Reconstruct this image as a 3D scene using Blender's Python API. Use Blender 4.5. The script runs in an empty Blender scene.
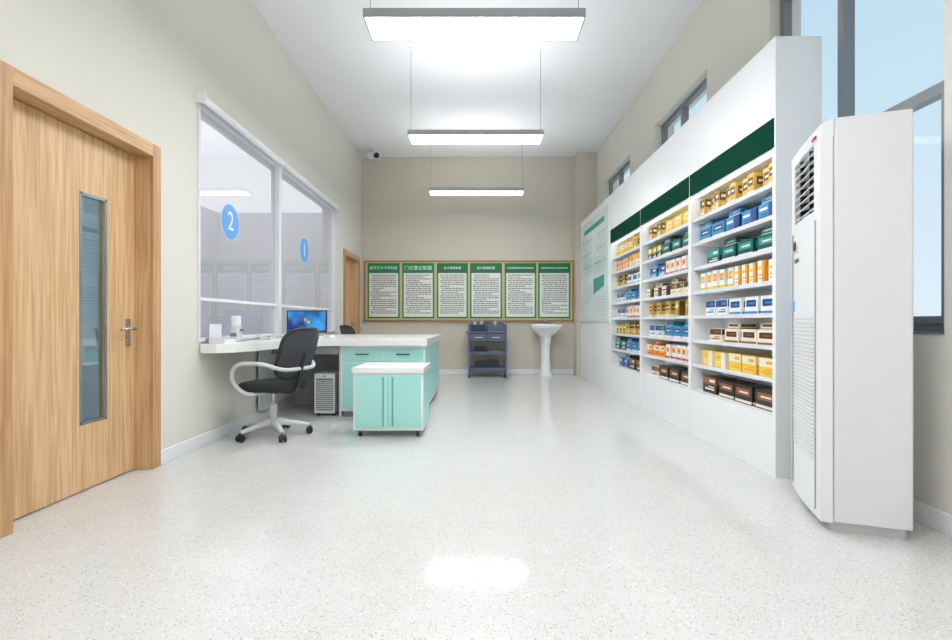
import bpy, bmesh, math, random
from mathutils import Matrix, Vector
random.seed(7)
sc = bpy.context.scene
try:
    sc.view_settings.view_transform = 'Standard'
    sc.view_settings.look = 'None'
except Exception as e:
    print(e)

def lin(c):
    r = []
    for v in c:
        v = v/255.0
        r.append(v/12.92 if v <= 0.04045 else ((v+0.055)/1.055)**2.4)
    return tuple(r)

def mat(name, col, rough=0.5, metal=0.0, spec=0.5, var=0.04, nscale=8.0, emit=0.0, coat=0.0, bump=0.0):
    m = bpy.data.materials.new(name); m.use_nodes = True
    nt = m.node_tree; b = nt.nodes['Principled BSDF']
    c = lin(col)
    tc = nt.nodes.new('ShaderNodeTexCoord')
    n = nt.nodes.new('ShaderNodeTexNoise'); n.inputs['Scale'].default_value = nscale
    nt.links.new(tc.outputs['Object'], n.inputs['Vector'])
    r = nt.nodes.new('ShaderNodeValToRGB')
    r.color_ramp.elements[0].color = (c[0]*(1-var), c[1]*(1-var), c[2]*(1-var), 1)
    r.color_ramp.elements[1].color = (min(1, c[0]*(1+var)), min(1, c[1]*(1+var)), min(1, c[2]*(1+var)), 1)
    nt.links.new(n.outputs['Fac'], r.inputs['Fac'])
    nt.links.new(r.outputs['Color'], b.inputs['Base Color'])
    b.inputs['Roughness'].default_value = rough
    b.inputs['Metallic'].default_value = metal
    b.inputs['Specular IOR Level'].default_value = spec
    if coat:
        b.inputs['Coat Weight'].default_value = coat
        b.inputs['Coat Roughness'].default_value = 0.03
    if emit:
        b.inputs['Emission Color'].default_value = (c[0], c[1], c[2], 1)
        b.inputs['Emission Strength'].default_value = emit
    if bump:
        bn = nt.nodes.new('ShaderNodeBump'); bn.inputs['Strength'].default_value = bump
        bn.inputs['Distance'].default_value = 0.002
        n2 = nt.nodes.new('ShaderNodeTexNoise'); n2.inputs['Scale'].default_value = 150
        nt.links.new(tc.outputs['Object'], n2.inputs['Vector'])
        nt.links.new(n2.outputs['Fac'], bn.inputs['Height'])
        nt.links.new(bn.outputs['Normal'], b.inputs['Normal'])
    return m

def wood(name, dark, light, axis='z'):
    m = bpy.data.materials.new(name); m.use_nodes = True
    nt = m.node_tree; b = nt.nodes['Principled BSDF']
    tc = nt.nodes.new('ShaderNodeTexCoord'); mp = nt.nodes.new('ShaderNodeMapping')
    mp.inputs['Scale'].default_value = {'z': (30, 30, 1.3), 'y': (30, 1.3, 30), 'x': (1.3, 30, 30)}[axis]
    n = nt.nodes.new('ShaderNodeTexNoise'); n.inputs['Scale'].default_value = 1.6
    n.inputs['Detail'].default_value = 8; n.inputs['Distortion'].default_value = 0.6
    r = nt.nodes.new('ShaderNodeValToRGB')
    r.color_ramp.elements[0].position = 0.35; r.color_ramp.elements[0].color = (*lin(dark), 1)
    r.color_ramp.elements[1].position = 0.62; r.color_ramp.elements[1].color = (*lin(light), 1)
    nt.links.new(tc.outputs['Object'], mp.inputs['Vector']); nt.links.new(mp.outputs['Vector'], n.inputs['Vector'])
    nt.links.new(n.outputs['Fac'], r.inputs['Fac']); nt.links.new(r.outputs['Color'], b.inputs['Base Color'])
    b.inputs['Roughness'].default_value = 0.42
    return m

def terrazzo():
    m = bpy.data.materials.new('terrazzo'); m.use_nodes = True
    nt = m.node_tree; L = nt.links; b = nt.nodes['Principled BSDF']
    tc = nt.nodes.new('ShaderNodeTexCoord')
    prev = None
    base = nt.nodes.new('ShaderNodeTexNoise'); base.inputs['Scale'].default_value = 6; base.inputs['Detail'].default_value = 6
    L.new(tc.outputs['Object'], base.inputs['Vector'])
    br = nt.nodes.new('ShaderNodeValToRGB')
    br.color_ramp.elements[0].color = (*lin((203, 204, 202)), 1); br.color_ramp.elements[1].color = (*lin((213, 213, 211)), 1)
    L.new(base.outputs['Fac'], br.inputs['Fac']); prev = br.outputs['Color']
    for sc_, thr, sel, cols in ((95, 0.30, 0.74, ((184, 178, 162), (170, 168, 162))), (150, 0.32, 0.80, ((156, 152, 144), (190, 182, 164))),
                                (70, 0.26, 0.76, ((224, 225, 224), (230, 230, 228))), (110, 0.25, 0.92, ((100, 98, 96), (130, 122, 110)))):
        v = nt.nodes.new('ShaderNodeTexVoronoi'); v.inputs['Scale'].default_value = sc_
        L.new(tc.outputs['Object'], v.inputs['Vector'])
        lt = nt.nodes.new('ShaderNodeMath'); lt.operation = 'LESS_THAN'; lt.inputs[1].default_value = thr
        L.new(v.outputs['Distance'], lt.inputs[0])
        sp = nt.nodes.new('ShaderNodeSeparateColor'); L.new(v.outputs['Color'], sp.inputs[0])
        gt = nt.nodes.new('ShaderNodeMath'); gt.operation = 'GREATER_THAN'; gt.inputs[1].default_value = sel
        L.new(sp.outputs[0], gt.inputs[0])
        mu = nt.nodes.new('ShaderNodeMath'); mu.operation = 'MULTIPLY'
        L.new(lt.outputs[0], mu.inputs[0]); L.new(gt.outputs[0], mu.inputs[1])
        mc = nt.nodes.new('ShaderNodeMix'); mc.data_type = 'RGBA'
        mc.inputs[6].default_value = (*lin(cols[0]), 1); mc.inputs[7].default_value = (*lin(cols[1]), 1)
        L.new(sp.outputs[1], mc.inputs[0])
        mx = nt.nodes.new('ShaderNodeMix'); mx.data_type = 'RGBA'
        L.new(mu.outputs[0], mx.inputs[0]); L.new(prev, mx.inputs[6]); L.new(mc.outputs[2], mx.inputs[7])
        prev = mx.outputs[2]
    L.new(prev, b.inputs['Base Color'])
    b.inputs['Roughness'].default_value = 0.11
    b.inputs['Specular IOR Level'].default_value = 0.45
    return m

def emis(name, col, s):
    m = bpy.data.materials.new(name); m.use_nodes = True
    nt = m.node_tree
    for n in list(nt.nodes): nt.nodes.remove(n)
    o = nt.nodes.new('ShaderNodeOutputMaterial'); e = nt.nodes.new('ShaderNodeEmission')
    e.inputs[0].default_value = (*lin(col), 1); e.inputs[1].default_value = s
    nt.links.new(e.outputs[0], o.inputs[0]); return m

def clearglass(name, tint, fac=0.12, film=0.0, filmcol=(218, 220, 226), rough=0.0):
    m = bpy.data.materials.new(name); m.use_nodes = True
    nt = m.node_tree
    for n in list(nt.nodes): nt.nodes.remove(n)
    o = nt.nodes.new('ShaderNodeOutputMaterial'); t = nt.nodes.new('ShaderNodeBsdfTransparent')
    g = nt.nodes.new('ShaderNodeBsdfGlossy'); g.inputs['Roughness'].default_value = rough
    t.inputs[0].default_value = (*tint, 1)
    src = t.outputs[0]
    if film:
        d = nt.nodes.new('ShaderNodeBsdfDiffuse'); d.inputs[0].default_value = (*lin(filmcol), 1)
        tl = nt.nodes.new('ShaderNodeBsdfTranslucent'); tl.inputs[0].default_value = (*lin(filmcol), 1)
        m1 = nt.nodes.new('ShaderNodeMixShader'); m1.inputs[0].default_value = 0.5
        nt.links.new(d.outputs[0], m1.inputs[1]); nt.links.new(tl.outputs[0], m1.inputs[2])
        m2 = nt.nodes.new('ShaderNodeMixShader'); m2.inputs[0].default_value = film
        nt.links.new(src, m2.inputs[1]); nt.links.new(m1.outputs[0], m2.inputs[2]); src = m2.outputs[0]
    mx = nt.nodes.new('ShaderNodeMixShader'); mx.inputs[0].default_value = fac
    nt.links.new(src, mx.inputs[1]); nt.links.new(g.outputs[0], mx.inputs[2]); nt.links.new(mx.outputs[0], o.inputs[0])
    return m

M_wall = mat('wall_paint', (222, 219, 209), 0.85, spec=0.2, var=0.015, nscale=3, bump=0.05)
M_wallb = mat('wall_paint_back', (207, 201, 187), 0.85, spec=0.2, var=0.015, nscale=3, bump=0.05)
M_side = mat('side_room_paint', (232, 233, 238), 0.85, spec=0.2, var=0.01, nscale=3)
M_ceil = mat('ceiling_paint', (238, 239, 241), 0.9, spec=0.1, var=0.01)
M_floor = terrazzo()
M_base = mat('skirting_white', (236, 236, 238), 0.35, var=0.01)
M_wood = wood('oak_veneer', (198, 157, 112), (224, 189, 145))
M_woodh = wood('oak_veneer_h', (188, 147, 102), (212, 174, 130), 'y')
M_woodc = wood('oak_casing', (176, 132, 88), (204, 164, 118))
M_woodx = wood('oak_frame', (150, 112, 72), (176, 136, 92), 'x')
M_white = mat('white_lacquer', (240, 241, 243), 0.28, var=0.01)
M_shelf = mat('shelf_white', (243, 244, 246), 0.4, var=0.01)
M_green = mat('header_green', (2, 62, 46), 0.7, spec=0.05, var=0.05)
M_frame = mat('window_frame_grey', (128, 131, 134), 0.4, metal=0.2, var=0.02)
M_framel = mat('frame_light', (222, 223, 227), 0.35, var=0.01)
M_glass = clearglass('window_glass', (0.99, 0.995, 1.0), 0.002)
M_sglass = clearglass('service_glass', (0.98, 0.985, 1.0), 0.18, 0.15)
M_sblind = clearglass('service_glass_filmed', (0.98, 0.985, 1.0), 0.24, 0.3)
M_marble = mat('counter_marble', (238, 238, 236), 0.18, var=0.04, nscale=5)
M_teal = mat('teal_laminate', (168, 226, 220), 0.3, var=0.02)
M_teald = mat('teal_groove', (104, 166, 160), 0.4)
M_grey = mat('desk_grey', (160, 162, 166), 0.5)
M_lgrey = mat('light_grey_plastic', (210, 212, 215), 0.35)
M_mgrey = mat('mid_grey', (120, 122, 126), 0.4)
M_black = mat('black_plastic', (26, 27, 30), 0.4)
M_fabric = mat('seat_fabric', (40, 41, 44), 0.8, var=0.2, nscale=60, bump=0.4)
M_mesh = mat('chair_mesh', (62, 64, 68), 0.7, var=0.25, nscale=120, bump=0.4)
M_steel = mat('brushed_steel', (190, 192, 194), 0.25, metal=1.0)
M_ac = mat('ac_white', (238, 239, 242), 0.3, var=0.01)
M_acs = mat('ac_side', (230, 230, 235), 0.35, var=0.01)
M_ceramic = mat('ceramic', (240, 240, 238), 0.12, coat=0.3, var=0.01)
M_slate = mat('slate_metal', (92, 102, 128), 0.4, var=0.05)
M_slated = mat('slate_dark', (50, 56, 74), 0.5)
M_pgreen = mat('poster_green', (12, 134, 76), 0.5)
M_pgreend = mat('poster_green_dark', (10, 110, 64), 0.5)
M_paper = mat('poster_paper', (232, 234, 230), 0.6, var=0.01)
M_ink = mat('poster_ink', (60, 62, 62), 0.7)
M_cork = mat('cork', (206, 190, 150), 0.8, var=0.1, nscale=80)
M_blue = mat('number_blue', (104, 168, 230), 0.3)
M_bluel = mat('number_ring', (196, 220, 242), 0.3)
M_txtw = mat('letter_white', (246, 248, 250), 0.5)
M_red = mat('mark_red', (196, 40, 44), 0.4)
M_lamp = emis('lamp_diffuser', (250, 252, 255), 35)
M_lampf = emis('lamp_diffuser_dim', (250, 252, 255), 15)
M_lampu = emis('lamp_up', (250, 252, 255), 10)
M_alu = mat('lamp_housing', (165, 168, 172), 0.45, metal=0.2)
M_panelb = mat('info_panel', (218, 238, 237), 0.12, coat=0.3)
M_tealp = mat('info_teal', (52, 150, 132), 0.5)
M_doorglass = clearglass('door_glass', (0.78, 0.88, 0.94), 0.28)
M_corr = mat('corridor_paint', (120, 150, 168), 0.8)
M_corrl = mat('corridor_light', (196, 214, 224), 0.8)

class MB:
    def __init__(s, M=None):
        s.v = []; s.f = []; s.mats = []; s.sm = []; s.M = M or Matrix.Identity(4)
    def mi(s, m):
        if m not in s.mats: s.mats.append(m)
        return s.mats.index(m)
    def add(s, vs, fs, m, smooth=False, L=None):
        o = len(s.v); X = s.M @ L if L else s.M
        s.v += [tuple(X @ Vector(p)) for p in vs]
        k = s.mi(m)
        for f in fs:
            s.f.append([i+o for i in f]); s.sm.append((k, smooth))
    def box(s, x0, x1, y0, y1, z0, z1, m, L=None):
        vs = [(x, y, z) for x in (x0, x1) for y in (y0, y1) for z in (z0, z1)]
        s.add(vs, [(0, 1, 3, 2), (4, 6, 7, 5), (0, 4, 5, 1), (2, 3, 7, 6), (0, 2, 6, 4), (1, 5, 7, 3)], m, L=L)
    def cyl(s, p0, p1, r0, m, r1=None, seg=16, smooth=True):
        r1 = r0 if r1 is None else r1
        p0 = Vector(p0); p1 = Vector(p1); d = (p1-p0).normalized()
        a = d.orthogonal().normalized(); b = d.cross(a)
        vs = []
        for p, r in ((p0, r0), (p1, r1)):
            for i in range(seg):
                t = 2*math.pi*i/seg; vs.append(p+a*math.cos(t)*r+b*math.sin(t)*r)
        s.add(vs, [(i, (i+1) % seg, seg+(i+1) % seg, seg+i) for i in range(seg)], m, smooth)
        s.add(vs, [tuple(range(seg)), tuple(range(seg, 2*seg))], m)
    def tube(s, pts, r, m, seg=10, sub=4):
        P = [Vector(p) for p in pts]
        Q = []
        for i in range(len(P)-1):
            a = P[max(i-1, 0)]; b = P[i]; c = P[i+1]; d = P[min(i+2, len(P)-1)]
            for k in range(sub):
                t = k/sub
                Q.append(0.5*((2*b)+(c-a)*t+(2*a-5*b+4*c-d)*t*t+(-a+3*b-3*c+d)*t**3))
        Q.append(P[-1])
        vs = []; n = None
        for i, q in enumerate(Q):
            d = (Q[min(i+1, len(Q)-1)]-Q[max(i-1, 0)]).normalized()
            if n is None: n = d.orthogonal().normalized()
            n = (n-d*n.dot(d)).normalized(); b = d.cross(n)
            for k in range(seg):
                t = 2*math.pi*k/seg; vs.append(q+n*math.cos(t)*r+b*math.sin(t)*r)
        fs = [(i*seg+k, i*seg+(k+1) % seg, (i+1)*seg+(k+1) % seg, (i+1)*seg+k) for i in range(len(Q)-1) for k in range(seg)]
        fs += [tuple(range(seg)), tuple(range((len(Q)-1)*seg, len(Q)*seg))]
        s.add(vs, fs, m, True)
    def loft(s, rings, m, seg=32, n=2.0, cap0=True, cap1=True, smooth=True):
        vs = []
        for (cx, cy, z, rx, ry) in rings:
            for k in range(seg):
                t = 2*math.pi*k/seg; c = math.cos(t); q = math.sin(t)
                vs.append((cx+rx*math.copysign(abs(c)**(2/n), c), cy+ry*math.copysign(abs(q)**(2/n), q), z))
        N = len(rings)
        fs = [(i*seg+k, i*seg+(k+1) % seg, (i+1)*seg+(k+1) % seg, (i+1)*seg+k) for i in range(N-1) for k in range(seg)]
        s.add(vs, fs, m, smooth)
        if cap0: s.add(vs[:seg], [tuple(range(seg))], m)
        if cap1: s.add(vs[-seg:], [tuple(range(seg))], m)
    def prism(s, poly, z0, z1, m, msides=None):
        n = len(poly)
        vs = [(x, y, z0) for x, y in poly]+[(x, y, z1) for x, y in poly]
        s.add(vs, [tuple(range(n)), tuple(range(n, 2*n))]+[(i, (i+1) % n, n+(i+1) % n, n+i) for i in range(n)], m)
    def done(s, name, bevel=0.0, weld=True, parent=None):
        me = bpy.data.meshes.new(name); me.from_pydata(s.v, [], s.f); 
        for m in s.mats: me.materials.append(m)
        for p, (k, sm) in zip(me.polygons, s.sm): p.material_index = k; p.use_smooth = sm
        bm = bmesh.new(); bm.from_mesh(me)
        if weld: bmesh.ops.remove_doubles(bm, verts=bm.verts, dist=1e-6)
        bmesh.ops.recalc_face_normals(bm, faces=bm.faces); bm.to_mesh(me); bm.free()
        ob = bpy.data.objects.new(name, me); sc.collection.objects.link(ob)
        if bevel:
            b = ob.modifiers.new('bevel', 'BEVEL'); b.width = bevel; b.segments = 2; b.limit_method = 'ANGLE'; b.angle_limit = math.radians(40)
        if parent: ob.parent = parent
        return ob

def text(body, loc, rot, size, m, parent, name, ax='CENTER', width=None):
    cu = bpy.data.curves.new(name, 'FONT'); cu.body = body; cu.size = size
    cu.align_x = ax; cu.align_y = 'CENTER'; cu.extrude = 0.0008; cu.materials.append(m)
    ob = bpy.data.objects.new(name, cu); sc.collection.objects.link(ob)
    ob.location = loc; ob.rotation_euler = [math.radians(a) for a in rot]
    ob.parent = parent
    if width:
        bpy.context.view_layer.update()
        if ob.dimensions.x > 1e-4:
            k = width/ob.dimensions.x; ob.scale = (k, min(k, 1.4) if k < 1 else 1, 1)
    return ob

# ---------------------------------------------------------------- shell
XL, XR, YB, YF, ZC = -2.225, 2.21, 9.55, -2.6, 4.15
def side_wall(name, x0, x1, opens, m):
    b = MB(); y = YF
    for (a, c, z0, z1) in opens:
        b.box(x0, x1, y, a, 0, ZC, m)
        if z0 > 0: b.box(x0, x1, a, c, 0, z0, m)
        b.box(x0, x1, a, c, z1, ZC, m); y = c
    b.box(x0, x1, y, YB, 0, ZC, m)
    return b.done(name, weld=False)
side_wall('wall_left', XL-0.2, XL, [(2.33, 3.43, 0, 2.165), (3.96, 7.78, 0.84, 2.77), (8.3, 9.3, 0, 2.165)], M_wall)
WIN = [(2.37, 3.79), (4.83, 6.24), (7.27, 8.75)]
side_wall('wall_right', XR, XR+0.24, [(a, c, 0.94, 3.45) for a, c in WIN], M_wall)
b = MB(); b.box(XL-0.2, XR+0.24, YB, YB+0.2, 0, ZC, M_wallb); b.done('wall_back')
b = MB(); b.box(XL-0.2, XR+0.24, YF-0.2, YF, 0, ZC, M_wall); b.done('wall_front')
b = MB(); b.box(XL-0.2, XR+0.24, YF-0.2, YB+0.2, ZC, ZC+0.15, M_ceil); b.done('ceiling')
b = MB(); b.box(-5.1, XR+0.24, YF-0.2, YB+0.2, -0.1, 0, M_floor); b.done('floor')
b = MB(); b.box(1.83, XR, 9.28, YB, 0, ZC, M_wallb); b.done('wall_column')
b = MB()
for a, c in ((YF, 2.28), (3.48, 8.22), (9.38, YB)): b.box(XL, XL+0.014, a, c, 0, 0.1, M_base)
b.done('baseboard_left', 0.003)
b = MB(); b.box(XR-0.014, XR, YF, 3.19, 0, 0.1, M_base); b.done('baseboard_right', 0.003)
b = MB(); b.box(XL+0.015, 1.82, YB-0.014, YB, 0, 0.1, M_base); b.done('baseboard_back', 0.003)
# adjoining room seen through the service window, corridor strip behind door 1
b = MB(); X2 = XL-0.2
b.box(-5.1, -5.0, 3.7, YB+0.2, 0, 3.1, M_side); b.box(-5.0, X2, 3.6, 3.7, 0, 3.1, M_side); b.box(-5.0, X2, YB+.05, YB+0.2, 0, 3.1, M_side)
b.done('wall_side_room', weld=False)
b = MB(); b.box(-5.1, X2, 3.6, YB+0.2, 3.1, 3.16, emis('side_room_fill_glow', (236, 238, 243), 1.35)); b.done('ceiling_side_room', weld=False)  # whole ceiling glows, added to give even pale light behind the service glass
b = MB()
b.box(-3.1, X2-0.02, 3.98, 7.7, 0.78, 0.82, M_white); b.box(-3.0, -2.96, 3.98, 7.7, 0, 0.78, M_framel)
b.done('back_office_desk', weld=False)
b = MB()
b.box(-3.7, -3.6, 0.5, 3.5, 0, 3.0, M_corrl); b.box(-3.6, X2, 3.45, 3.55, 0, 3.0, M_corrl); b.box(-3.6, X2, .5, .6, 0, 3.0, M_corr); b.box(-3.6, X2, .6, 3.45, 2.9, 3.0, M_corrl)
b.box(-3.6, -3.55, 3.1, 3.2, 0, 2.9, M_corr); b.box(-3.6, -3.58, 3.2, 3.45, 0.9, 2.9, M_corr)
b.done('wall_corridor', weld=False)
b = MB(); b.box(-3.2, -3.0, 1.2, 3.0, 2.85, 2.9, M_framel); b.box(-3.19, -3.01, 1.22, 2.98, 2.845, 2.85, emis('corr_fill_glow', (240, 248, 255), 19)); b.done('corridor_fill_light', weld=False)  # fill lamp added to brighten the corridor behind the door glass

# ---------------------------------------------------------------- doors
def door(name, a, c, glass, m1=M_wood):
    b = MB(); t = 2.21; w = 0.075
    # casing
    b.box(XL, XL+0.022, a-w, a+0.01, 0, t, M_woodc); b.box(XL, XL+0.022, c-0.01, c+w, 0, t, M_woodc)
    b.box(XL, XL+0.022, a+0.01, c-0.01, t-w-0.01, t, M_woodh)
    # jambs
    b.box(XL-0.19, XL, a-0.03, a+0.01, 0, 2.16, m1); b.box(XL-0.19, XL, c-0.01, c+0.03, 0, 2.16, m1)
    b.box(XL-0.19, XL, a+0.01, c-0.01, 2.125, 2.16, M_woodh)
    # leaf
    x = XL-0.1; g0, g1, z0, z1 = a+0.56, a+0.765, 0.4, 1.76
    l0, l1 = a+0.013, c-0.013
    if glass:
        b.box(x-0.045, x, l0, g0, 0.008, 2.12, m1); b.box(x-0.045, x, g1, l1, 0.008, 2.12, m1)
        b.box(x-0.045, x, g0, g1, 0.008, z0, m1); b.box(x-0.045, x, g0, g1, z1, 2.12, m1)
        b.box(x-0.026, x-0.018, g0, g1, z0, z1, M_doorglass)
        for (p, q, r, s_) in ((g0-0.006, g0+0.012, z0-0.006, z1+0.006), (g1-0.012, g1+0.006, z0-0.006, z1+0.006)):
            b.box(x-0.004, x+0.004, p, q, r, s_, M_steel)
        b.box(x-0.004, x+0.004, g0, g1, z0-0.006, z0+0.012, M_steel); b.box(x-0.004, x+0.004, g0, g1, z1-0.012, z1+0.006, M_steel)
    else:
        b.box(x-0.045, x, l0, l1, 0.008, 2.12, m1)
    hy = c-0.085
    b.box(x, x+0.008, hy-0.022, hy+0.022, 0.84, 1.02, M_steel)
    b.cyl((x, hy, 0.955), (x+0.055, hy, 0.955), 0.011, M_steel)
    b.tube([(x+0.052, hy+0.006, 0.955), (x+0.056, hy-0.03, 0.955), (x+0.054, hy-0.08, 0.953), (x+0.05, hy-0.125, 0.95)], 0.0095, M_steel)
    b.cyl((x, hy, 0.875), (x+0.014, hy, 0.875), 0.012, M_steel)
    for hz in (0.3, 1.1, 1.85): b.cyl((x+0.004, l0, hz-0.05), (x+0.004, l0, hz+0.05), 0.007, M_steel)
    return b.done(name, 0.0015, weld=False)
door('door_1', 2.36, 3.4, True)
door('door_2', 8.33, 9.27, False)

# ---------------------------------------------------------------- right windows
for i, (a, c) in enumerate(WIN):
    b = MB(); x0, x1 = XR+0.08, XR+0.14; f = 0.05; z0, z1 = 0.94, 3.45
    b.box(x0, x1, a, a+f, z0, z1, M_frame); b.box(x0, x1, c-f, c, z0, z1, M_frame)
    b.box(x0, x1, a+f, c-f, z0, z0+f, M_frame); b.box(x0, x1, a+f, c-f, z1-f, z1, M_frame)
    mid = a+(c-a)*0.545
    b.box(x0-0.01, x1, mid-0.028, mid+0.028, z0+f, z1-f, M_frame)
    b.box(x0, x1, a+f, mid-0.028, 2.13, 2.19, M_frame)
    # casement sash
    b.box(x0-0.012, x0+0.02, a+f, a+f+0.04, z0+f, 2.13, M_frame); b.box(x0-0.012, x0+0.02, mid-0.06, mid-0.028, z0+f, 2.13, M_frame)
    b.box(x0-0.012, x0+0.02, a+f+0.04, mid-0.06, z0+f, z0+f+0.04, M_frame)
    b.box(x0+0.03, x0+0.036, a+f, c-f, z0+f, z1-f, M_glass)
    b.box(XR-0.01, x0, a, c, z0-0.0, z0+0.012, M_frame)
    b.done('window_%d' % (i+2), 0.002, weld=False)

# ---------------------------------------------------------------- left service window
b = MB(); a, c, z0, z1 = 3.96, 7.78, 0.84, 2.77; gx = XL-0.03; mid = 5.6
for p, q in ((a, a+0.03), (mid-0.035, mid+0.035), (c-0.04, c)):
    b.box(gx-0.05, XL+0.012, p, q, z0, z1, M_framel)
for p, q in ((a+0.03, mid-0.035), (mid+0.035, c-0.04)):
    b.box(gx-0.05, XL+0.012, p, q, z0, z0+0.03, M_framel)
    b.box(gx-0.05, XL+0.012, p, q, z1-0.04, z1, M_framel)
    b.box(gx-0.04, gx+0.02, p, q, 1.175, 1.2, M_white)
    b.add([(gx-.006, p, 1.2), (gx-.006, q, 1.2), (gx-.006, q, z1-.04), (gx-.006, p, z1-.04)], [(0, 1, 2, 3)], M_sblind)
    b.add([(gx-.016, p, z0+.03), (gx-.016, q, z0+.03), (gx-.016, q, 1.175), (gx-.016, p, 1.175)], [(0, 1, 2, 3)], M_sglass)
win1 = b.done('window_1', 0.002, weld=False)
for p, q in ((a-0.02, mid-0.02), (mid+0.02, c+0.02)):
    b = MB()
    b.cyl((XL+0.045, p, z1+0.0), (XL+0.045, q, z1+0.0), 0.032, M_white, seg=20)
    b.box(XL, XL+0.085, p-0.012, p, z1-0.04, z1+0.04, M_white); b.box(XL, XL+0.085, q, q+0.012, z1-0.04, z1+0.04, M_white)
    b.done('roller_blind_housing', 0.002, weld=False, parent=win1)
for n, yy, zz in (('2', 4.56, 1.91), ('1', 6.5, 1.93)):
    b = MB(); R = 0.17
    b.cyl((gx-0.005, yy, zz), (gx-0.003, yy, zz), R, M_bluel, seg=48)
    b.cyl((gx-0.004, yy, zz), (gx-0.001, yy, zz), R-0.012, M_blue, seg=48)
    o = b.done('window_number_decal', weld=False, parent=win1)
    text(n, (gx+0.001, yy, zz), (90, 0, 90), 0.24, M_txtw, o, 'numeral')

# ---------------------------------------------------------------- pendants
for yy in (3.43+0.15, 5.75, 8.15, 1.2, -1.1):
    b = MB(); cx = -0.025; z = 3.1; w = 0.765; d = 0.15
    b.box(cx-w, cx+w, yy-d, yy-d+0.012, z-0.004, z+0.055, M_alu); b.box(cx-w, cx+w, yy+d-0.012, yy+d, z-0.004, z+0.055, M_alu)
    b.box(cx-w, cx-w+0.012, yy-d+0.012, yy+d-0.012, z-0.004, z+0.055, M_alu); b.box(cx+w-0.012, cx+w, yy-d+0.012, yy+d-0.012, z-0.004, z+0.055, M_alu)
    b.box(cx-w+0.012, cx+w-0.012, yy-d+0.012, yy+d-0.012, z, z+0.01, M_lampf if yy > 8 else M_lamp)
    b.box(cx-w+0.012, cx+w-0.012, yy-d+0.012, yy+d-0.012, z+0.03, z+0.05, M_lampu)
    for sx in (-1, 1):
        b.cyl((cx+sx*(w-0.02), yy, z+0.05), (cx+sx*(w-0.02), yy, ZC), 0.0025, M_mgrey, seg=6)
        b.cyl((cx+sx*(w-0.02), yy, ZC-0.012), (cx+sx*(w-0.02), yy, ZC), 0.02, M_white, seg=16)
    b.done('pendant_light', weld=False)

# ---------------------------------------------------------------- medicine cabinet wall
CX, CXb, CY0, CY1 = 1.905, 2.2, 3.2, 9.27
BAY = [(3.236, 4.47), (4.53, 5.83), (5.89, 7.16)]
ZB, ZT = 0.40, 2.11
b = MB()
b.box(CX, CXb, CY0, 3.236, 0, 2.83, M_white)
b.box(CX, CXb, 3.236, CY1, 2.31, 2.83, M_white)
b.box(CX, CXb, 3.236, CY1, 0.0, ZB, M_white)
b.box(CX, CXb, 7.16, CY1, ZB, 2.31, M_white)
for i, (a, c) in enumerate(BAY):
    if i: b.box(CX, CXb, BAY[i-1][1], a, ZB, 2.31, M_white)
    b.box(CXb-0.02, CXb, a, c, ZB, 2.31, M_shelf)
    b.box(CX+0.004, CXb-0.02, a, c, ZT, ZT+0.02, M_shelf)
    b.box(CX-0.004, CX+0.02, a-0.02, c+0.02, ZT+0.015, 2.315, M_green)
    for k in range(1, 8):
        z = ZB+(ZT-ZB)*k/8
        b.box(CX+0.02, CXb-0.02, a, c, z-0.009, z+0.009, M_shelf)
        b.box(CX+0.016, CX+0.02, a, c, z-0.012, z+0.018, M_framel)
# plinth seams
for y in (4.5, 5.86, 7.2, 8.3): b.box(CX-0.0008, CX+0.001, y-0.002, y+0.002, 0.0, ZB, M_lgrey)
b.box(CX-0.0008, CX+0.001, 3.23, CY1, 0.395, 0.398, M_lgrey)
cab = b.done('medicine_cabinet', weld=False)
M_led = emis('led_strip', (252, 253, 255), 7)
b = MB()
for a, c in BAY:
    b.box(CX+0.03, CX+0.045, a+0.03, c-0.03, ZT-0.008, ZT, M_led)
b.done('led_strips', weld=False, parent=cab)

cols = {}
def bm_(name, c, r=0.35):
    if name not in cols: cols[name] = mat('box_'+name, c, r, var=0.05, nscale=30)
    return cols[name]
GOLD = bm_('gold', (216, 180, 88)); GOLDD = bm_('gold_dark', (104, 76, 30)); CREAM = bm_('cream', (240, 233, 212))
BLUE = bm_('blue', (62, 144, 192)); BLUED = bm_('navy', (26, 68, 130)); WHITE = bm_('white', (240, 241, 240))
DGREEN = bm_('dark_green', (18, 80, 76)); TEALB = bm_('teal', (56, 162, 156)); ORANGE = bm_('orange', (244, 168, 48))
YEL = bm_('yellow', (240, 206, 78)); BROWN = bm_('brown', (76, 38, 24)); BR2 = bm_('brown_light', (150, 92, 52)); REDB = bm_('red', (196, 52, 40)); DARK = bm_('darkbox', (42, 32, 30))
ROWS = {
 'gold': (GOLD, GOLDD, CREAM, 0.085, 0.16), 'blue': (BLUE, BLUED, WHITE, 0.2, 0.12), 'teal': (DGREEN, TEALB, WHITE, 0.21, 0.12),
 'ow': (WHITE, ORANGE, YEL, 0.08, 0.16), 'bw': (WHITE, BLUED, BLUE, 0.17, 0.13), 'brown': (CREAM, BROWN, BR2, 0.2, 0.11),
 'yel': (YEL, CREAM, ORANGE, 0.18, 0.135), 'dark': (DARK, BR2, CREAM, 0.24, 0.135), 'orange': (ORANGE, CREAM, REDB, 0.15, 0.125), 'green': (DGREEN, YEL, WHITE, 0.12, 0.14),
 'white': (WHITE, ORANGE, REDB, 0.09, 0.15), 'cream': (CREAM, BROWN, GOLD, 0.14, 0.12)}
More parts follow.
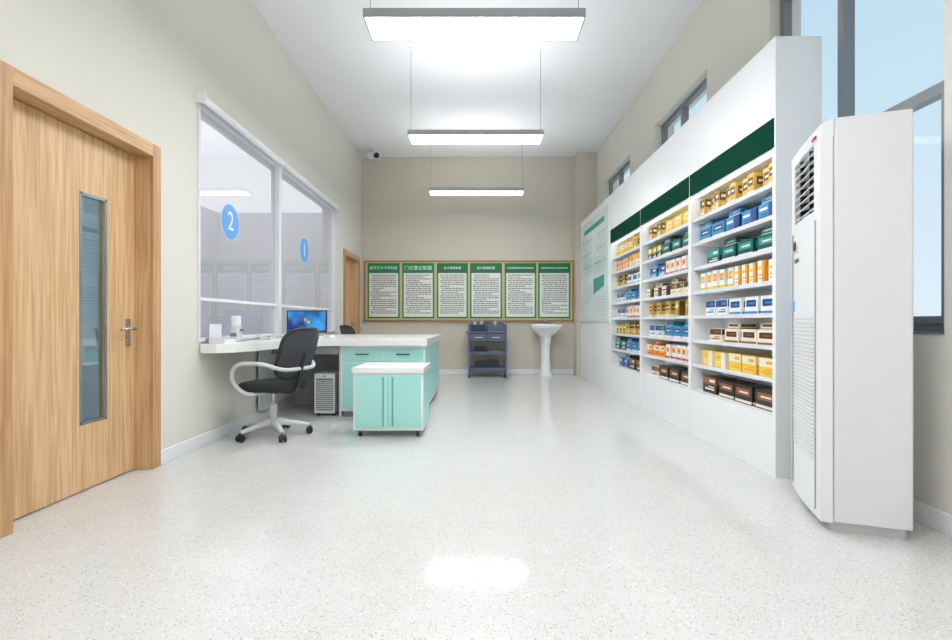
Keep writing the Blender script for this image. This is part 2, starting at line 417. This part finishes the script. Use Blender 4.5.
PL = [[('gold', 'gold'), ('blue', 'blue'), ('teal', 'teal'), ('ow', 'ow'), ('bw', 'bw'), ('brown', 'brown'), ('yel', 'yel'), ('dark', 'dark')],
      [('yel', 'gold'), ('teal', 'green'), ('white', 'blue'), ('cream', 'brown'), ('gold', 'gold'), ('blue', 'bw'), ('white', 'orange'), ('dark', 'brown')],
      [('gold', 'yel'), ('ow', 'white'), ('bw', 'gold'), ('blue', 'bw'), ('white', 'bw'), ('gold', 'green'), ('blue', 'teal'), ('dark', 'blue')]]
def pack(b, x0, x1, y, ww, z, hh, mm, ll, acc, style):
    e = 0.0012
    b.box(x0, x1, y, y+ww, z, z+hh, mm)
    F = lambda a0, a1, h0, h1, k, m: b.box(x0-(k+1)*e, x0-k*e, y+ww*a0, y+ww*a1, z+hh*h0, z+hh*h1, m)
    d = x1-x0
    S_ = lambda a0, a1, h0, h1, k, m: b.box(x0+d*a0, x0+d*a1, y-(k+1)*e, y-k*e, z+hh*h0, z+hh*h1, m)
    for Q in (F, S_):
        if style == 0:
            Q(.12, .88, .45, .82, 0, ll); Q(.03, .97, .06, .2, 0, acc); Q(.2, .7, .58, .67, 1, acc)
        elif style == 1:
            Q(.03, .97, .55, .97, 0, ll); Q(.15, .85, .2, .3, 0, acc); Q(.15, .6, .36, .42, 0, acc); Q(.12, .5, .68, .84, 1, acc)
        else:
            Q(.0, .38, .03, .97, 0, ll); Q(.45, .92, .6, .75, 0, acc); Q(.45, .8, .35, .42, 0, ll); Q(.45, .85, .2, .26, 0, ll)
for bi, (a, c) in enumerate(BAY):
    b = MB()
    for r, keys in enumerate(PL[bi]):
        z = ZT-(ZT-ZB)*(r+1)/8+(0.0095 if r < 7 else 0.0005)
        y = a+0.05; y_end = c-0.03; k = 0; split = a+(c-a)*random.uniform(.4, .6)
        style = random.randrange(3)
        while True:
            key = keys[0] if y < split else keys[1]
            main, lab, acc, w, h = ROWS[key]
            if y+w*1.03 > y_end: break
            ww = w*random.uniform(0.97, 1.03); hh = h*random.uniform(0.98, 1.01)
            x0 = CX+0.045+random.uniform(0, 0.01)+(0.035 if (key == 'gold' and k % 2) else 0)
            x1 = min(x0+0.17, CXb-0.03)
            mm, ll = (main, lab)
            st = (style+(0 if y < split else 1)) % 3
            pack(b, x0, x1, y, ww, z, hh, mm, ll, acc, st)
            if key not in ('gold', 'ow', 'white', 'green') and hh < 0.128 and k % 2 == 0:
                pack(b, x0+.015, x1-.01, y+.015, ww*.85, z+hh, 0.045, mm, ll, acc, 0)
            y += ww+(0.045 if key == 'gold' else 0.022+random.uniform(0, 0.03)); k += 1
    b.done('medicine_boxes', weld=False)

# info panel on the far part of the cabinet
b = MB(); px = CX-0.012
b.box(px, CX, 7.24, 9.2, 1.0, 2.72, M_panelb)
ip = b.done('information_board', 0.002)
b = MB(); e = 0.001
def barx(y0, y1, z0, z1, m): b.box(px-e, px+0.0005, y0, y1, z0, z1, m)
barx(7.5, 8.9, 2.52, 2.60, M_tealp)
for col in (7.35, 8.3):
    for r in range(14):
        z = 2.38-r*0.045
        barx(col+random.uniform(0, .05), col+random.uniform(.55, .8), z, z+0.014, M_tealp if r % 5 == 0 else M_grey)
b.add([(px-e, 7.5, 1.55), (px-e, 8.2, 1.45), (px-e, 8.2, 1.7), (px-e, 7.5, 1.72)], [(0, 1, 2, 3)], M_tealp)
for r in range(7):
    z = 1.38-r*0.045; barx(7.4, 7.4+random.uniform(.5, .8), z, z+0.014, M_grey); barx(8.3, 8.3+random.uniform(.5, .8), z+0.2, z+0.214, M_grey)
b.done('printed_lines', parent=ip, weld=False)

# ---------------------------------------------------------------- air conditioner
P0 = Vector((1.634, 2.395, 0)); u = Vector((.352, .936, 0)).normalized(); v = Vector((u.y, -u.x, 0))
A = Matrix(((u.x, v.x, 0, P0.x), (u.y, v.y, 0, P0.y), (0, 0, 1, 0), (0, 0, 0, 1)))
b = MB(A); W, D, H = 0.6, 0.368, 1.97
def rr(x0, x1, y0, y1, r, n=5):
    pts = []
    for cx, cy, a0 in ((x1-r, y1-r, 0), (x0+r, y1-r, 90), (x0+r, y0+r, 180), (x1-r, y0+r, 270)):
        for k in range(n+1):
            t = math.radians(a0+90*k/n); pts.append((cx+r*math.cos(t), cy+r*math.sin(t)))
    return pts
b.prism(rr(0.003, W-0.003, 0.06, D, 0.012), 0.05, H, M_acs)        # rear shell
b.prism(rr(0.03, W-0.03, 0.05, D-0.012, 0.02), 0.0, 0.05, M_lgrey)    # plinth
fr = []
for k in range(13):
    t = k/12; fr.append((0.0+W*t, 0.008-0.012*math.sin(math.pi*t)))
b.prism([(0, 0.056)]+fr+[(W, 0.056)], 0.045, 1.55, M_ac)
# sloping cap
n_ = len(fr)+2; pl = [(0, 0.06)]+fr+[(W, 0.06)]
vs = [(x, y, 1.88) for x, y in pl]+[(x, y, H-0.03+0.03*min(1, (y+.01)/.07)) for x, y in pl]
b.add(vs, [tuple(range(n_)), tuple(range(n_, 2*n_))]+[(i, (i+1) % n_, n_+(i+1) % n_, n_+i) for i in range(n_)], M_ac)
b.prism([(0, 0.056)]+fr[:3]+[(fr[2][0], 0.056)], 1.55, 1.88, M_ac)
b.prism([(fr[10][0], 0.056)]+fr[10:]+[(W, 0.056)], 1.55, 1.88, M_ac)
b.box(fr[2][0], fr[10][0], 0.052, 0.062, 1.55, 1.88, M_black)
for k in range(8):
    z = 1.565+k*0.04
    b.add([(fr[2][0], 0.004, z), (fr[10][0], 0.004, z), (fr[10][0], 0.05, z+0.012), (fr[2][0], 0.05, z+0.012),
           (fr[2][0], 0.004, z+0.008), (fr[10][0], 0.004, z+0.008), (fr[10][0], 0.05, z+0.018), (fr[2][0], 0.05, z+0.018)],
          [(0, 1, 2, 3), (4, 5, 6, 7), (0, 1, 5, 4), (2, 3, 7, 6), (0, 3, 7, 4), (1, 2, 6, 5)], M_lgrey)
for uu in (.2, .385): b.box(uu-.003, uu+.003, .006, .05, 1.55, 1.88, M_black)
b.cyl((0.42, 0.004, 1.42), (0.42, -0.012, 1.42), 0.035, M_lgrey, seg=24); b.cyl((0.42, -0.004, 1.42), (0.42, -0.016, 1.42), 0.026, M_black, seg=24)
b.box(0.38, 0.46, -0.007, 0.01, 1.33, 1.35, M_pgreend)
b.box(0.06, 0.12, -0.004, 0.01, 1.90, 1.912, M_red)
b.box(0.49, 0.54, -0.004, 0.02, 1.06, 1.12, M_blue)
for k in range(34):
    z = 0.32+k*0.021
    b.box(0.1, W-0.1, -0.0062, 0.02, z, z+0.006, M_lgrey)
for uu in (0.07, W-0.07): b.box(uu-0.0015, uu+0.0015, -0.003, 0.02, 0.08, 1.5, M_grey)
b.done('floor_standing_air_conditioner', 0.003, weld=False)

# ---------------------------------------------------------------- counter desk
b = MB()
poly = [(-2.208, 3.975), (-2.08, 3.98), (-1.98, 4.08), (-1.9, 4.3), (-1.84, 4.7), (-1.75, 5.0), (-1.62, 5.16), (-1.45, 5.2), (-.53, 5.2), (-.53, 7.1), (-2.208, 7.1)]
b.prism(poly, 0.75, 0.825, M_marble)
b.box(-1.44, -.56, 5.262, 7.05, 0.06, 0.75, M_white)
b.box(-1.42, -.58, 5.28, 7.03, 0.0, 0.06, M_mgrey)
f0 = 5.252
for x0, x1 in ((-1.425, -1.005), (-.995, -.575)):
    b.box(x0, x1, f0, 5.262, 0.585, 0.715, M_teal); b.box(x0, x1, f0, 5.262, 0.09, 0.57, M_teal)
    cx = (x0+x1)/2
    b.box(cx-0.07, cx+0.07, f0-0.018, f0-0.008, 0.655, 0.667, M_black)
    for s_ in (-1, 1): b.box(cx+s_*0.06-0.004, cx+s_*0.06+0.004, f0-0.01, f0, 0.656, 0.666, M_black)
for y0, y1 in ((5.29, 5.87), (5.89, 6.45), (6.47, 7.03)):
    b.box(-.56, -.552, y0, y1, 0.09, 0.72, M_teal)
b.box(-2.19, -1.46, 5.95, 5.98, 0.0, 0.75, M_grey)
b.box(-1.465, -1.44, 5.27, 7.05, 0.0, 0.75, M_lgrey)
b.box(-2.2, -2.175, 5.0, 7.05, 0.11, 0.75, M_lgrey)
b.box(-2.17, -1.47, 5.25, 5.27, 0.66, 0.75, M_grey)
b.done('service_counter', 0.003, weld=False)

# mobile cabinet
b = MB(); x0, x1, y0, y1 = -1.08, -.475, 4.315, 4.86
b.box(x0, x1, y0+0.012, y1, 0.06, 0.56, M_white)
b.box(x0-0.01, x1+0.01, y0-0.005, y1+0.01, 0.56, 0.572, M_white)
for q in ((x0-0.01, x1+0.01, y0-0.005, y0+0.01), (x0-0.01, x1+0.01, y1-0.005, y1+0.01), (x0-0.01, x0+0.005, y0+0.01, y1-0.005), (x1-0.005, x1+0.01, y0+0.01, y1-0.005)):
    b.box(*q, 0.572, 0.605, M_white)
mid = (x0+x1)/2
b.box(x0+0.018, mid-0.002, y0, y0+0.014, 0.085, 0.54, M_teal); b.box(mid+0.002, x1-0.018, y0, y0+0.014, 0.085, 0.54, M_teal)
for s_ in (-1, 1):
    b.box(mid+s_*0.04-0.006, mid+s_*0.04+0.006, y0-0.006, y0, 0.1, 0.525, M_teald)
b.box(x1, x1+0.004, y0+0.03, y1-0.02, 0.085, 0.54, M_teal)
for xx in (x0+0.05, x1-0.05):
    for yy in (y0+0.06, y1-0.06):
        b.cyl((xx-0.012, yy, 0.025), (xx+0.012, yy, 0.025), 0.025, M_black)
        b.box(xx-0.018, xx+0.018, yy-0.015, yy+0.015, 0.04, 0.062, M_mgrey)
b.done('mobile_cabinet', 0.002, weld=False)

# PC tower
b = MB(); x0, x1, y0, y1 = -1.74, -1.52, 5.32, 5.75
b.box(x0, x1, y0+0.02, y1, 0.03, 0.45, M_lgrey); b.box(x0, x1, y0, y0+0.02, 0.03, 0.45, M_mgrey)
b.box(x0, x0+0.02, y0-0.008, y0, 0.03, 0.45, M_lgrey); b.box(x1-0.02, x1, y0-0.008, y0, 0.03, 0.45, M_lgrey)
b.box(x0+0.02, x1-0.02, y0-0.008, y0, 0.4, 0.45, M_lgrey); b.box(x0+0.02, x1-0.02, y0-0.008, y0, 0.03, 0.06, M_lgrey)
for k in range(15): b.box(x0+0.025, x1-0.025, y0-0.004, y0, 0.075+k*0.021, 0.084+k*0.021, M_lgrey)
b.cyl((-1.63, y0-0.01, 0.425), (-1.63, y0, 0.425), 0.01, M_black)
for xx in (x0+0.03, x1-0.03):
    for yy in (y0+0.05, y1-0.05): b.cyl((xx, yy, 0), (xx, yy, 0.03), 0.015, M_black)
b.done('computer_tower', 0.003, weld=False)

# monitor
M_scr = bpy.data.materials.new('screen_wallpaper'); M_scr.use_nodes = True
nt = M_scr.node_tree; B = nt.nodes['Principled BSDF']
tc = nt.nodes.new('ShaderNodeTexCoord'); n = nt.nodes.new('ShaderNodeTexNoise'); n.inputs['Scale'].default_value = 6
nt.links.new(tc.outputs['Object'], n.inputs['Vector']); r = nt.nodes.new('ShaderNodeValToRGB')
r.color_ramp.elements[0].position = .35; r.color_ramp.elements[0].color = (*lin((10, 40, 110)), 1)
r.color_ramp.elements[1].position = .7; r.color_ramp.elements[1].color = (*lin((50, 140, 205)), 1)
nt.links.new(n.outputs['Fac'], r.inputs['Fac']); nt.links.new(r.outputs['Color'], B.inputs['Base Color'])
nt.links.new(r.outputs['Color'], B.inputs['Emission Color']); B.inputs['Emission Strength'].default_value = 0.45
b = MB(Matrix.Translation((-1.915, 5.6, 0.825)) @ Matrix.Rotation(math.radians(4), 4, 'Z'))
b.box(-.218, .218, -.012, .018, 0.055, 0.305, M_black)
b.box(-.206, .206, -.0135, -.012, 0.07, 0.293, M_scr)
b.box(-.03, .0, -.0145, -.0135, 0.19, 0.215, ORANGE); b.box(.004, .034, -.0145, -.0135, 0.19, 0.215, TEALB)
b.box(-.03, .0, -.0145, -.0135, 0.161, 0.186, BLUE); b.box(.004, .034, -.0145, -.0135, 0.161, 0.186, YEL)
b.box(-.206, .206, -.0145, -.0135, 0.07, 0.08, BLUED)
b.box(-.03, .03, .018, .035, 0.01, 0.18, M_black); b.loft([(0, .02, 0, .11, .08), (0, .02, .012, .105, .075)], M_black, n=3)
b.done('computer_monitor', 0.002, weld=False)
b = MB(Matrix.Translation((-1.86, 5.34, 0.825)))
b.box(-.2, .2, -.06, .06, 0, .014, M_lgrey)
for i in range(14):
    for j in range(4): b.box(-.19+i*.0272, -.19+i*.0272+.023, -.052+j*.027, -.052+j*.027+.022, .014, .02, M_white)
b.done('keyboard', weld=False)
b = MB(Matrix.Translation((-1.56, 5.36, 0.825)))
b.loft([(0, 0, 0, .03, .05), (0, 0, .015, .031, .052), (0, 0, .028, .022, .04), (0, 0, .033, .008, .02)], M_lgrey, seg=20)
b.done('computer_mouse')

# dispenser and paper tray on the sill
b = MB(Matrix.Translation((-2.12, 4.38, 0.825)) @ Matrix.Scale(.88, 4))
b.loft([(0, 0, 0, .045, .045), (0, 0, .01, .05, .05), (0, 0, .15, .05, .05), (0, 0, .165, .045, .045)], M_lgrey, n=3)
b.loft([(0, 0, .165, .04, .04), (0, 0, .25, .045, .045), (0, 0, .262, .03, .03)], M_white, n=3)
b.box(.045, .07, -.02, .02, .11, .13, M_mgrey); b.box(-.03, .03, -.053, -.05, .03, .09, M_mgrey)
b.done('soap_dispenser', 0.002, weld=False)
b = MB(Matrix.Translation((-2.12, 4.15, 0.825)))
b.box(-.06, .07, -.1, .1, 0, .006, M_framel); b.box(-.055, .06, -.09, .09, .006, .03, M_paper)
for yy in (-.1, .096): b.box(-.06, .07, yy, yy+.004, .006, .05, M_framel)
b.box(-.06, -.056, -.096, .096, .006, .16, M_framel)
b.done('paper_tray', weld=False)
b = MB(Matrix.Translation((-2.12, 5.05, 0.825)))
b.box(-.05, .05, -.07, .07, 0, .03, M_lgrey); b.box(-.045, -.01, -.09, .09, .03, .055, M_white); b.box(0.0, .04, -.05, .05, .03, .034, M_mgrey)
b.done('desk_telephone', 0.004, weld=False)

# ---------------------------------------------------------------- office chairs
def chair(x, y, ang):
    b = MB(Matrix.Translation((x, y, 0)) @ Matrix.Rotation(math.radians(ang), 4, 'Z'))
    for k in range(5):
        t = math.radians(72*k+20); cx, cy = math.cos(t), math.sin(t)
        b.cyl((cx*.03, cy*.03, .125), (cx*.17, cy*.17, .105), .03, M_lgrey, .024, 12); b.cyl((cx*.17, cy*.17, .105), (cx*.3, cy*.3, .078), .024, M_lgrey, .018, 12)
        b.cyl((cx*.3, cy*.3, .05), (cx*.3, cy*.3, .08), .012, M_mgrey)
        for s_ in (-1, 1):
            ox, oy = -cy*s_*.01, cx*s_*.01
            b.cyl((cx*.3+ox, cy*.3+oy, .03), (cx*.3+ox*2.8, cy*.3+oy*2.8, .03), .03, M_black)
        b.cyl((cx*.3-cy*.012, cy*.3+cx*.012, .045), (cx*.3+cy*.012, cy*.3-cx*.012, .045), .026, M_black)
    b.cyl((0, 0, .09), (0, 0, .15), .045, M_lgrey, .035); b.cyl((0, 0, .15), (0, 0, .28), .028, M_lgrey); b.cyl((0, 0, .28), (0, 0, .4), .018, M_steel)
    b.box(-.1, .1, -.12, .12, .385, .41, M_mgrey)
    # seat cushion
    b.loft([(0, 0, .405, .18, .18), (0, 0, .41, .225, .225), (0, 0, .43, .25, .245), (0, 0, .455, .252, .247), (0, 0, .475, .235, .23), (0, 0, .485, .19, .185), (0, 0, .484, .08, .08)], M_fabric, n=3.2, seg=40)
    def surf(s_, t, o):
        wd = .225*(1-.06*(1-t))
        a = s_; hh = (t*2-1)
        xx = a*math.sqrt(max(0, 1-0.38*hh*hh*hh*hh)); zz = hh*math.sqrt(max(0, 1-0.25*a**4))
        X = xx*wd; Z = .73+zz*.21
        Y = -.22-.13*(Z-.52)/.4 - .03*math.sin((zz+1)*1.4) + .075*(xx*xx) + o
        return (X, Y, Z)
    nx, nz = 14, 14; vs = []
    for o in (0, -.022):
        for j in range(nz+1):
            for i in range(nx+1):
                vs.append(surf(-1+2*i/nx, j/nz, o))
    n1 = (nx+1)*(nz+1); fs = []
    for o in (0, n1):
        for j in range(nz):
            for i in range(nx):
                q = o+j*(nx+1)+i; fs.append((q, q+1, q+nx+2, q+nx+1))
    ring = [i for i in range(nx+1)]+[j*(nx+1)+nx for j in range(1, nz+1)]+[nz*(nx+1)+i for i in range(nx-1, -1, -1)]+[j*(nx+1) for j in range(nz-1, 0, -1)]
    for a_, b_ in zip(ring, ring[1:]+ring[:1]): fs.append((a_, b_, b_+n1, a_+n1))
    b.add(vs, fs, M_mesh, True)
    b.tube([Vector(surf(-1+2*(i % (nx+1))/nx, (i//(nx+1))/nz, -.011)) for i in ring[::2]+[ring[0]]], .015, M_black, sub=2, seg=8)
    b.tube([(0, -.08, .395), (0, -.2, .4), (0, -.27, .47), (0, -.295, .6), (0, -.34, .74)], .02, M_black)
    for s_ in (-1, 1):
        b.tube([(s_*.1, .0, .4), (s_*.24, .0, .395), (s_*.29, .06, .42), (s_*.3, .15, .5), (s_*.3, .15, .6), (s_*.3, .07, .65), (s_*.295, -.05, .658), (s_*.28, -.16, .65), (s_*.235, -.24, .62), (s_*.15, -.28, .6), (0, -.295, .6)], .017, M_lgrey, seg=12, sub=5)
    return b.done('office_chair', weld=False)
chair(-1.80, 4.4, 70)
chair(-1.70, 7.6, -100)

# ---------------------------------------------------------------- notice board
S = 500/YB
b = MB(); yb = YB-0.03
bx0, bx1, bz0, bz1 = (366-478)/S, (572-478)/S, 1.04, 2.14
b.box(bx0, bx1, yb, YB, bz0, bz1, M_cork)
for q in ((bx0-.03, bx1+.03, bz1, bz1+.03), (bx0-.03, bx1+.03, bz0-.03, bz0), (bx0-.03, bx0, bz0, bz1), (bx1, bx1+.03, bz0, bz1)):
    b.box(q[0], q[1], yb-.012, YB, q[2], q[3], M_woodx)
board = b.done('notice_board', 0.002, weld=False)
P = [(368, 400), (402.5, 434.5), (437, 468), (470, 502), (504.5, 536), (538, 570)]
T = ['医疗文书书写制度', '门诊登记制度', '处方管理制度', '急诊管理制度', '药品质量管理及效期管理制度', '医院感染管理及消毒隔离制度']
for i, ((p0, p1), tt) in enumerate(zip(P, T)):
    x0, x1 = (p0-478)/S, (p1-478)/S; b = MB(); z1 = bz1-.02; z0 = bz0+.03
    b.box(x0, x1, yb-.006, yb, z0, z1, M_pgreen)
    b.box(x0, x1, yb-.008, yb-.006, z1-.2, z1, M_pgreend if i > 1 else M_pgreen)
    b.box(x0+.03, x1-.03, yb-.009, yb-.006, z0+.03, z1-.19, M_paper)
    tw, lh = x1-x0-.13, 0
    z = z1-.235
    while z > z0+.08:
        full = random.random() < .75
        xx = x0+.065+(0.03 if random.random() < .3 else 0); xe = x1-.065 if full else x0+.065+tw*random.uniform(.35, .8)
        while xx < xe-.01:
            w = random.uniform(.02, .06); b.box(xx, min(xx+w, xe), yb-.0105, yb-.009, z, z+.014, M_ink); xx += w+.012
        z -= .036
    o = b.done('poster_panel', weld=False, parent=board)
    W_ = (x1-x0-.06)*(0.95 if i < 2 else (.62 if i < 4 else .92))
    text(tt, ((x0+x1)/2, yb-.011, z1-.095), (90, 0, 0), W_/len(tt)*1.0, M_txtw, o, 'poster_title', width=W_)

# ---------------------------------------------------------------- medical trolley (open frame, two drawers, two shelves)
b = MB(); x0, x1, y0, y1 = -.18, .52, 8.98, 9.42
for xx in (x0+.02, x1-.02):
    for yy in (y0+.02, y1-.02):
        b.box(xx-.018, xx+.018, yy-.018, yy+.018, .08, .96, M_slate)
        b.cyl((xx-.015, yy, .04), (xx+.015, yy, .04), .04, M_black); b.box(xx-.02, xx+.02, yy-.02, yy+.02, .055, .09, M_mgrey)
for z in (.13, .42):
    b.box(x0+.02, x1-.02, y0+.02, y1-.02, z, z+.02, M_slated)
    b.box(x0+.038, x1-.038, y0+.005, y0+.02, z, z+.05, M_slate); b.box(x0+.038, x1-.038, y1-.02, y1-.005, z, z+.05, M_slate)
    for xx in (x0+.005, x1-.02): b.box(xx, xx+.015, y0+.038, y1-.038, z, z+.05, M_slate)
b.box(x0+.02, x1-.02, y0+.02, y1-.02, .64, .80, M_slated)
for k in range(2):
    b.box(x0+.045+k*.31, x0+.045+k*.31+.3, y0+.008, y0+.02, .655, .785, M_slate)
    b.box(x0+.13+k*.31, x0+.26+k*.31, y0-.006, y0+.008, .715, .73, M_lgrey)
b.box(x0-.005, x1+.005, y0-.005, y1+.005, .80, .825, M_slate)
b.box(x0+.038, x1-.038, y1-.03, y1-.015, .825, .98, M_slate)
for xx in (x0+.005, x1-.02): b.box(xx, xx+.015, y0+.038, y1-.038, .89, .91, M_slate)
b.box(x0+.06, x0+.32, y0+.14, y1-.06, .825, .955, M_slated); b.box(x0+.37, x1-.07, y0+.14, y1-.06, .825, .94, M_slate)
for xx in (x0+.12, x0+.24, x1-.2): b.cyl((xx, y0+.26, .94), (xx, y0+.26, 1.02), .03, M_lgrey)
b.tube([(x0, y0+.02, .78), (x0-.03, y0, .82), (x0-.03, y1-.05, .82), (x0, y1-.02, .78)], .01, M_mgrey)
b.box(x0+.12, x1-.14, y0+.1, y1-.08, .15, .27, M_slated); b.box(x0+.1, x0+.34, y0+.12, y1-.08, .44, .54, M_slated); b.box(x0+.4, x1-.1, y0+.12, y1-.08, .44, .5, M_mgrey)
b.done('medical_trolley', 0.003, weld=False)

# ---------------------------------------------------------------- pedestal sink
b = MB(Matrix.Translation((1.26, 9.27, 0)))
b.loft([(0, .06, 0, .14, .13), (0, .06, .03, .14, .13), (0, .06, .08, .10, .10), (0, .06, .3, .082, .085), (0, .06, .55, .085, .09), (0, .05, .7, .11, .11), (0, .04, .76, .13, .12)], M_ceramic)
b.loft([(0, .03, .74, .13, .12), (0, .02, .8, .2, .17), (0, 0, .87, .27, .22), (0, 0, .92, .295, .245), (0, 0, .945, .3, .25), (0, 0, .95, .29, .24), (0, -.02, .945, .235, .17), (0, -.02, .9, .2, .14), (0, -.02, .85, .12, .08), (0, -.02, .845, .02, .02)], M_ceramic, n=2.6)
b.box(-.22, .22, .18, .265, .9, .965, M_ceramic)
b.cyl((0, .2, .96), (0, .2, 1.06), .014, M_steel); b.tube([(0, .2, 1.05), (0, .15, 1.08), (0, .08, 1.07), (0, .05, 1.03)], .01, M_steel)
for s_ in (-1, 1): b.cyl((s_*.09, .2, .96), (s_*.09, .2, 1.0), .016, M_steel)
b.done('pedestal_sink', weld=False)

# ---------------------------------------------------------------- security camera
b = MB(Matrix.Translation((-1.87, 9.1, ZC)))
b.cyl((0, 0, -.02), (0, 0, 0), .07, M_white, seg=24); b.cyl((0, 0, -.08), (0, 0, -.02), .025, M_white)
b.box(-.13, .1, -.05, .08, -.16, -.08, M_white)
b.cyl((.04, -.09, -.15), (.04, .05, -.15), .065, M_lgrey, seg=24); b.cyl((.04, -.097, -.15), (.04, -.09, -.15), .05, M_black, seg=24)
b.done('security_camera', 0.004, weld=False)

# ---------------------------------------------------------------- world
w = bpy.data.worlds.new('sky'); sc.world = w; w.use_nodes = True; nt = w.node_tree
bg = nt.nodes['Background']; tc = nt.nodes.new('ShaderNodeTexCoord'); sp = nt.nodes.new('ShaderNodeSeparateXYZ')
r = nt.nodes.new('ShaderNodeValToRGB')
r.color_ramp.elements[0].position = 0.0; r.color_ramp.elements[0].color = (*lin((222, 238, 247)), 1)
r.color_ramp.elements[1].position = 0.7; r.color_ramp.elements[1].color = (*lin((170, 210, 232)), 1)
nt.links.new(tc.outputs['Generated'], sp.inputs[0]); nt.links.new(sp.outputs[2], r.inputs['Fac']); nt.links.new(r.outputs['Color'], bg.inputs['Color'])
bg.inputs['Strength'].default_value = 1.05

# ---------------------------------------------------------------- camera
cd = bpy.data.cameras.new('camera'); cam = bpy.data.objects.new('camera', cd); sc.collection.objects.link(cam)
cam.location = (0, 0, 1.0); cam.rotation_euler = (math.radians(90), 0, 0)
cd.sensor_width = 36; cd.lens = 36*500/952; cd.shift_x = -2/952; cd.shift_y = 2/952; cd.clip_start = 0.05
sc.camera = cam
